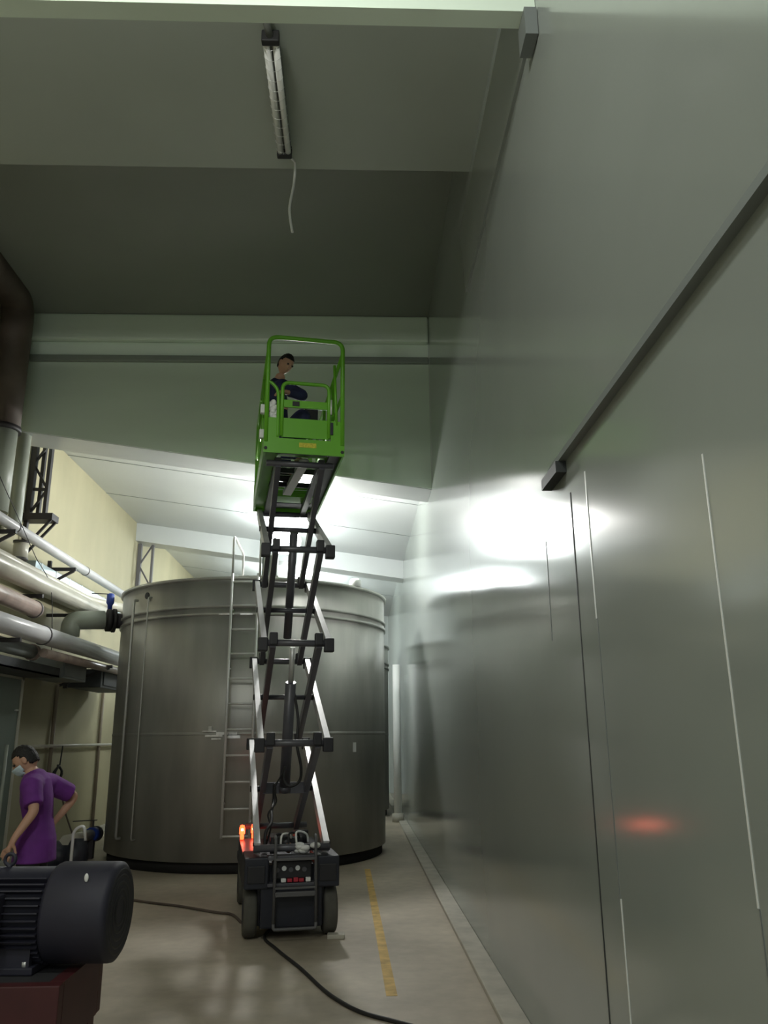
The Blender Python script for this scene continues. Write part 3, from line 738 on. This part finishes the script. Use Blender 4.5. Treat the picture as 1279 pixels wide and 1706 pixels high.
# worker in purple beside the motor
person('person in purple short sleeved shirt with face mask standing bent behind the blue motor', (-2.42, 6.55, 0),
       dict(pelvis=(-2.41, 6.55, .84), waist=(-2.41, 6.55, .98), chest=(-2.435, 6.55, 1.12), uchest=(-2.455, 6.55, 1.24), neck=(-2.50, 6.55, 1.32), nape=(-2.53, 6.55, 1.36),
            lsh=(-2.43, 6.40, 1.215), lel=(-2.36, 6.32, 1.05), lwr=(-2.455, 6.24, .87),
            rsh=(-2.40, 6.70, 1.22), rel=(-2.24, 6.85, 1.12), rwr=(-2.36, 6.80, .95),
            lhip=(-2.41, 6.46, .80), lkn=(-2.43, 6.45, .44), lan=(-2.39, 6.45, .09), ltoe=(-2.52, 6.44, .035),
            rhip=(-2.41, 6.64, .80), rkn=(-2.44, 6.66, .44), ran=(-2.38, 6.67, .09), rtoe=(-2.51, 6.68, .035)),
       dict(l=((-.35, -.1, -.9), (0, 1, 0), .5), r=((-.6, -.3, -.6), (0, -1, 0), .5)),
       (-2.55, 6.54, 1.405), (-.80, -.12, -.55), 0, M_PURP, M_DPANT, True, mask=True, girth=.82, hem=.16)

# ------------------------------------------------------------------ electric motor and pump base
mt = thing('electric_motor', 'slate blue finned electric motor with fan cowl on the red base, bottom left', 'motor', (-1.05, 3.95, .60), math.radians(-3))
mr = .205
MB().lathe([(.0, -.004), (mr * .80, 0), (mr * .90, .0), (mr * .985, -.012), (mr, -.03), (mr, -.27), (mr * .97, -.285)], c=(0, 0, .215), n=64, axis='X').build('fan_cowl', M_MOTOR, mt)
gr = MB()
for rr in (.05, .08, .11, .14, .165): gr.lathe([(rr, -.001), (rr + .009, .003), (rr + .012, -.001)], c=(0, 0, .215), n=40, axis='X', close=True)
gr.build('cowl_grille', M_MOTORD, mt)
bd = MB().lathe([(mr * .90, -.28), (mr * .90, -.80), (mr * .98, -.81), (mr * .98, -.90), (.09, -.93)], c=(0, 0, .215), n=64, axis='X').build('motor_body', M_MOTOR, mt)
fn = MB()
for q in range(44):
    a = math.pi * 2 * q / 44
    if math.cos(a - math.radians(90)) > .82: continue
    c0 = Vector((0, math.cos(a), math.sin(a)))
    fn.bar(Vector((-.29, 0, .215)) + c0 * (mr * .94), Vector((-.80, 0, .215)) + c0 * (mr * .94), .006, .028, up=c0)
fo = fn.build('cooling_fins', M_MOTOR, bd)
MB().box(-.60, -.44, -.275, -.17, .11, .32, bev=.012).build('terminal_box', M_MOTOR, mt)
MB().box(-.61, -.43, -.285, -.272, .10, .33, bev=.006).build('terminal_box_lid', M_MOTOR, mt)
for q in (-.58, -.46):
    MB().tube([(q, -.29, .125), (q, -.282, .125)], .008).build('screw', M_WHITE, mt)
MB().tube([(-.58, -.288, .235), (-.58, -.284, .235)], .03, n=20).build('round_sticker', M_WHITE, mt)
MB().tube([(-.52 + .024 * math.cos(u * math.pi / 8), 0, .43 + .024 * math.sin(u * math.pi / 8)) for u in range(16)], .008, closed=True).tube([(-.52, 0, .39), (-.52, 0, .41)], .012).build('lifting_eye', M_MOTOR, mt)
MB().box(-.70, -.30, -.17, .17, 0, .03, bev=.006).box(-.68, -.32, -.16, -.13, .02, .12).box(-.68, -.32, .13, .16, .02, .12).build('foot', M_MOTOR, mt)
for q in (-.66, -.34): MB().tube([(q, -.15, .03), (q, -.15, .05)], .014, n=6).build('bolt', M_RAIL, mt)
MB().ball((-.11, -.15, .375), .010, (1, .5, 1.8), n=8).build('paint_chip', M_WHITE, mt)
pb = thing('steel_skid', 'dark red steel skid frame on the floor carrying the blue motor', 'skid', (-1.35, 3.95, 0))
MB().box(-.9, .16, -.30, -.24, .34, .60, bev=.006).box(-.9, .16, .24, .30, .34, .60, bev=.006).box(.10, .16, -.24, .24, .34, .60).build('frame_beam', M_PUMP, pb)
MB().box(-.9, .14, -.24, .24, .57, .598).build('top_plate', M_MOTORD, pb)
MB().box(.02, .14, -.28, -.20, 0, .35).box(.02, .14, .20, .28, 0, .35).box(-.8, -.66, -.28, -.20, 0, .35).box(-.8, -.66, .2, .28, 0, .35).build('support_legs', M_PUMP, pb)
MB().box(-.9, .22, -.34, .34, 0, .04, bev=.005).build('ground_plate', M_PUMP, pb)

# ------------------------------------------------------------------ pipes on the left
def pipe(name, pts, r, m_, label, bend=.12, cat='pipe', flanges=(), group=None):
    """flanges: positions 0..1 along a straight pipe"""
    o = tag(MB().tube(round_path(pts, bend), r, n=20).build(name, m_), label, cat, group)
    a = Vector(pts[0]); b = Vector(pts[-1]); d = (b - a).normalized()
    for f in flanges:
        p = a.lerp(b, f); MB().tube([p - d * .012, p + d * .012], r * 1.10, n=20).build('clamp_band', M_IRONG, o)
    return o
pipe('steam_pipe', [(-4.1, 6.5, 4.03), (-4.1, 15.4, 4.00)], .065, M_PIPEW, 'topmost long white pipe running along the cream wall', flanges=(.33, .62))
pipe('steam_pipe', [(-4.18, 6.5, 3.64), (-4.18, 12.6, 3.64), (-3.7, 13.2, 3.60)], .075, M_PIPEC, 'slimmer cream pipe beside the thick pipe, second below the top pipe', bend=.3)
pipe('insulated_pipe', [(-3.98, 6.5, 3.42), (-3.98, 12.7, 3.45)], .12, M_PIPEC, 'thick cream insulated pipe on the cream wall above the valve')
pipe('insulated_pipe', [(-3.8, 6.5, 2.76), (-3.8, 14.3, 2.80)], .11, M_PIPEW, 'lowest thick white pipe reaching behind the tank', flanges=(.43,))
pipe('drain_pipe', [(-3.82, 10.0, 2.58), (-3.82, 14.2, 2.615)], .055, M_PIPER, 'thin reddish pipe right below the lowest white pipe')
pipe('insulated_pipe', [(-3.95, 7.2, 3.13), (-3.95, 9.95, 3.10)], .10, M_PIPER, 'short pinkish pipe with capped end between the thick pipes', flanges=(.98,))
pipe('riser_pipe', [(-4.20, 9.9, 3.72), (-4.20, 9.9, 3.96)], .09, M_PIPEC, 'short vertical cream pipe joining the upper pipes', flanges=(.05, .95))
# elbow into the tank with butterfly valve
eb = tag(MB().tube(round_path([(-4.0, 11.35, 2.95), (-4.0, 11.35, 3.17), (-3.60, 11.55, 3.20)], .2, n=10), .13, n=24).build('elbow_pipe', M_PIPEG), 'grey green elbow pipe leading to the valve on the tank', 'pipe')
vd = (Vector((-3.40, 11.66, 3.20)) - Vector((-3.62, 11.55, 3.20))).normalized()
vc = Vector((-3.55, 11.58, 3.20))
bv = thing('butterfly_valve', 'black flanged valve with blue actuator neck between elbow pipe and tank', 'valve', vc)
MB().tube([-vd * .03, vd * .03], .16, n=24).tube([vd * .05, vd * .09], .17, n=24).build('valve_body', M_BLACK, bv)
MB().tube([vd * .09, vd * .28], .11, n=20).build('spool', M_IRON, bv)
MB().lathe([(.03, .15), (.035, .22), (.055, .25), (.055, .37), (.03, .39)], n=16).build('actuator', M_BLUE, bv)
MB().bar((0, 0, .38), (-.26, -.05, .385), .025, .012).build('lever', M_IRON, bv)
# vertical duct with elbow at the top left
du = thing('ventilation_duct', 'large brown duct turning down along the cream wall at the left edge', 'duct', (-4.31, 9.2, 2.9))
MB().tube(round_path([(0, -5.2, 4.55 - .5), (0, .06, 4.05 - .0), (0, .06, 2.3)], .25, n=8), .19, n=24).build('elbow_run', M_DUCT, du)
MB().tube([(0, .06, 2.3), (0, .06, 1.26)], .17, n=24).build('lower_run', M_PIPEG, du)
MB().tube([(0, .06, 2.28), (0, .06, 2.34)], .205, n=24).build('flange', M_IRON, du)
pipe('riser_pipe', [(-4.30, 9.85, 6.2), (-4.30, 9.85, 4.62), (-4.36, 10.0, 4.30), (-4.36, 10.0, 4.1)], .085, M_PIPEG, 'grey green vertical pipe between the brown duct and the lattice column', bend=.1)
# lattice columns
def lattice(x0, x1, y, z0, z1, label, foot, m1, m2):
    t = thing('lattice_column', label, 'column', ((x0 + x1) / 2, y, z0)); w = (x1 - x0) / 2; h = z1 - z0
    MB().bar((-w, 0, 0), (-w, 0, h), .07, .10, up=(0, 1, 0)).build('chord', m1, t)
    MB().bar((w, 0, 0), (w, 0, h), .045, .08, up=(0, 1, 0)).build('chord', m2, t)
    if foot: MB().bar((w * .0, .05, 0), (0, .05, h), .045, .06, up=(0, 1, 0)).build('chord', m1, t)
    n = max(2, int(round(h / .42)))
    for q in range(n):
        a, b = h * q / n, h * (q + 1) / n
        p = (-w, w) if q % 2 == 0 else (w, -w)
        MB().bar((p[0], 0, a), (p[1], 0, b), .03, .03).build('lacing', m1, t)
        if q % 2: MB().bar((-w, 0, a), (w, 0, a), .035, .04).build('lacing', m1, t)
    return t
l1 = lattice(-4.46, -4.24, 10.62, 4.50, 5.60, 'black lattice steel column hanging below the green panel at left', True, M_IRON, M_IRON)
MB().box(-.14, .26, -.12, .12, -.09, 0).build('bracket_plate', M_IRON, l1)
MB().bar((-.13, 0, -.09), (-.13, 0, -.75), .06, .06, up=(0, 1, 0)).build('chord', M_IRON, l1)
for q in (-.08, .08): MB().bar((.24, q, -.08), (-.12, q, -.52), .03, .03).build('brace', M_IRON, l1)
lattice(-4.46, -4.20, 16.25, 3.2, 5.44, 'grey brown lattice column at the wall under the white cross beam', False, M_IRONG, M_IRONG)
# wall brackets
def bracket(y, z, ln, label, tri=True):
    t = thing('pipe_bracket', label, 'bracket', (LX, y, z))
    MB().bar((0, 0, 0), (ln, 0, 0), .045, .045).build('arm', M_IRON, t)
    if tri:
        MB().bar((.02, 0, -.28), (ln * .95, 0, -.02), .035, .035).build('brace', M_IRON, t)
        MB().bar((.12, 0, -.32), (.12, 0, .12), .05, .05, up=(0, 1, 0)).build('upright', M_IRON, t)
bracket(9.25, 3.92, .50, 'black angle bracket under the topmost white pipe near the duct')
bracket(11.35, 3.90, .50, 'black triangular bracket under the topmost white pipe above the valve')
bracket(10.0, 3.28, .60, 'long black bracket arm under the thick cream insulated pipe', False)
bracket(11.75, 3.30, .60, 'black bracket arm behind the grey green elbow pipe', False)
bracket(9.0, 2.62, .80, 'black bracket arm under the lowest white pipe at left', False)
bracket(12.45, 2.62, .80, 'black bracket arm under the lowest white pipe next to the tank', True)
# rectangular duct / trays
t = thing('sheet_duct', 'blue grey sheet metal duct on the wall behind the topmost pipe', 'duct', (-4.36, 12.3, 3.53))
MB().box(-.12, .085, -1.7, 2.3, 0, .34, bev=.01).build('casing', M_BLUEG, t)
for q in range(7): MB().box(-.125, .09, -1.5 + q * .55, -1.47 + q * .55, -.005, .345).build('seam', M_RAIL, t)
t = thing('cable_tray', 'dark cable tray below the lowest white pipe', 'cable tray', (-4.2, 9.0, 2.36))
MB().box(-.25, .22, -2.0, 2.05, 0, .02).box(.20, .22, -2.0, 2.05, 0, .12).box(-.25, -.23, -2.0, 2.05, 0, .12).build('tray', M_CABD, t)
for q in range(4): MB().tube(smooth_path([(-.18 + q * .09, -2, .05), (-.16 + q * .09, 0, .06), (-.2 + q * .09, 1.2, .05), (-.18 + q * .09, 2.03, .06)]), .03, n=8).build('tray_cable', M_CAB if q % 2 else M_CABD, t)
t = thing('junction_cabinet', 'grey green box mounted beneath the pipes beside the cable tray', 'cabinet', (-4.12, 11.65, 2.36))
MB().box(-.3, .16, -.55, .42, 0, .28, bev=.01).build('case', M_CAB, t)
MB().box(.155, .172, -.50, .37, .03, .25, bev=.004).build('lid', M_CAB, t)
t = thing('equipment_box', 'light grey cylinder ended box lying on the cable tray', 'box', (-4.0, 9.45, 2.50))
MB().tube([(0, -.5, .10), (0, .62, .10)], .085, n=18).build('cylinder', M_CAB, t)
MB().tube([(0, .62, .10), (0, .70, .10)], .10, n=18).build('end_cap', M_PIPER, t)
t = thing('transformer_box', 'dark brown box hanging between pipes and cream wall near the tank', 'box', (-4.1, 13.2, 2.32))
MB().box(-.3, .2, -.6, .9, 0, .28, bev=.01).build('case', M_CABD, t)
MB().box(.2, .215, -.5, .8, .04, .24, bev=.004).build('lid', M_CABD, t)
MB().box(-.40, -.29, -.4, .7, .1, .16).build('wall_mount', M_IRON, t)
tag(MB().tube(smooth_path([(-3.98, 8.6, 4.4), (-4.02, 9.5, 4.0), (-4.0, 9.9, 3.75), (-3.9, 10.2, 3.45), (-3.84, 10.25, 2.9), (-3.84, 10.3, 2.6)]), .005, n=6).build('wire', M_BLACK), 'thin dark wire crossing in front of the pipes', 'wire')
# conduit, cable post lines on the cream wall
pipe('wall_conduit', [(-4.44, 11.1, 1.47), (-4.44, 16.5, 1.47)], .022, M_PIPEC, 'thin cream conduit running level along the cream wall')
for (y, zt, lab) in ((12.35, 2.35, 'vertical brown conduit on cream wall beside the door'), (14.6, 2.35, 'vertical brown conduit on cream wall next to the tank')):
    pipe('vertical_conduit', [(-4.46, y, .12), (-4.46, y, zt)], .028, M_COND, lab)
# hose coil with trailing line
t = thing('hose_coil', 'black hose coiled on the cream wall with its end hanging to the floor', 'hose', (-4.42, 12.6, 1.02))
MB().tube([(.02 * math.sin(q), .14 * math.cos(q * math.pi / 12) , .17 * math.sin(q * math.pi / 12)) for q in range(24)], .017, closed=True).build('coil', M_BLACK, t)
MB().tube([(.03 + .01 * math.sin(q), .11 * math.cos(q * math.pi / 12) - .06, .15 * math.sin(q * math.pi / 12) + .02) for q in range(24)], .014, closed=True).build('coil', M_BLACK, t)
MB().tube(smooth_path([(.03, .02, .45), (.02, .0, .17)]), .010).build('hook', M_BLACK, t)
MB().tube(smooth_path([(.03, .10, -.12), (.06, .3, -.5), (.14, .62, -.94)]), .012).build('tail', M_DUCT, t)
# low pipe with blue valve
t = thing('floor_pipe', 'low white pipe with blue valve at the foot of the tank', 'pipe', (-3.75, 11.3, 0))
MB().tube([(0, -.1, .30), (.12, .55, .30)], .07, n=18).build('pipe_run', M_PIPEC, t)
MB().tube([(.12, .55, .30), (.14, .66, .30)], .095, n=18).build('valve', M_BLUE, t)
MB().tube([(.14, .66, .30), (.15, .72, .30)], .10, n=18).build('flange', M_BLACK, t)
MB().bar((.13, .60, .38), (.13, .60, .48), .02, .02).bar((-.12, .5, .48), (.16, .66, .48), .025, .012).build('lever', M_IRON, t)
MB().box(-.06, .06, .0, .08, 0, .24).build('pedestal', M_IRON, t)
MB().box(.06, .18, .5, .58, 0, .24).build('pedestal', M_IRON, t)
t = thing('pump_unit', 'dark pump unit on the floor between the purple shirted person and tank', 'pump', (-3.35, 9.9, 0))
MB().box(-.45, .45, -.3, .3, 0, .10, bev=.01).build('plinth', M_IRON, t)
MB().lathe([(.05, -.42), (.16, -.40), (.17, -.05), (.12, 0), (.12, .1), (.19, .12), (.19, .25), (.05, .3)], c=(0, 0, .28), n=28, axis='X').build('casing', M_CHAS, t)
t = thing('steel_hook', 'small bent steel rod sticking up behind the blue motor', 'rod', (-2.25, 6.9, 0))
MB().tube(round_path([(0, 0, 0), (0, 0, .86), (.08, 0, .90), (.10, 0, .78)], .05), .012).build('rod', M_RAIL, t)
MB().tube([(0, 0, 0), (0, 0, .02)], .08, n=16).build('foot', M_IRON, t)
t = thing('instrument_case', 'dark box with pale edge at the left frame edge before the person', 'case', (-2.78, 6.1, 0))
MB().box(-.35, .12, -.15, .15, .70, 1.02, bev=.01).build('case', M_BLACK, t)
MB().bar((-.02, -.16, 1.0), (.13, -.16, .93), .015, .02).build('edge_strip', M_WHITE, t)
MB().box(-.3, .08, -.1, .1, 0, .70).build('stand', M_CABD, t)
# slim vertical tubes left of the person
for q, (y, x) in enumerate(((10.2, -4.36), (10.55, -4.36))):
    pipe('thin_riser', [(x, y, .1), (x, y, 1.5)], .02, M_PIPEG, ('left' if q == 0 else 'right') + ' one of two thin vertical tubes in front of the lower door', group=None)

# white posts far right
for (x, y, z, r, lab) in ((.58, 19.6, 3.0, .10, 'white vertical pipe in the gap right of the tank, farther one'), (.80, 16.2, 2.95, .075, 'white vertical pipe in the gap right of the tank, closest to the panel wall')):
    t = thing('white_post', lab, 'pipe', (x, y, 0))
    MB().tube([(0, 0, 0), (0, 0, z)], r, n=20).build('post', M_WHITE, t)
    MB().tube([(0, 0, 0), (0, 0, .16)], r * 1.5, n=20).build('collar', M_KERB, t)

# cables on the floor
tag(MB().tube(smooth_path([(-.62, 7.75, .012), (-.74, 7.2, .012), (-.60, 6.75, .012), (-.39, 6.23, .012), (-.23, 5.78, .012), (-.12, 5.52, .012), (.03, 5.27, .012), (.23, 5.09, .012), (.45, 4.9, .012)]), .012, n=8).build('power_cable', M_BLACK),
    'black cable on the floor running from the lift towards the right foreground', 'cable')
tag(MB().tube(smooth_path([(-2.9, 9.05, .012), (-2.33, 8.84, .012), (-1.95, 8.60, .012), (-1.68, 8.44, .012), (-1.3, 8.14, .012), (-1.13, 8.03, .012), (-1.0, 7.7, .012)]), .012, n=8).build('power_cable', M_DUCT),
    'dark thin cable on the floor between the blue motor and the lift', 'cable')
tag(MB().box(-.07, .07, -.05, .05, 0, .035, bev=.01).build('brick', M_KERB, loc=(-.16, 7.12, 0)), 'small flat stone chock at the right front wheel of the lift', 'chock')
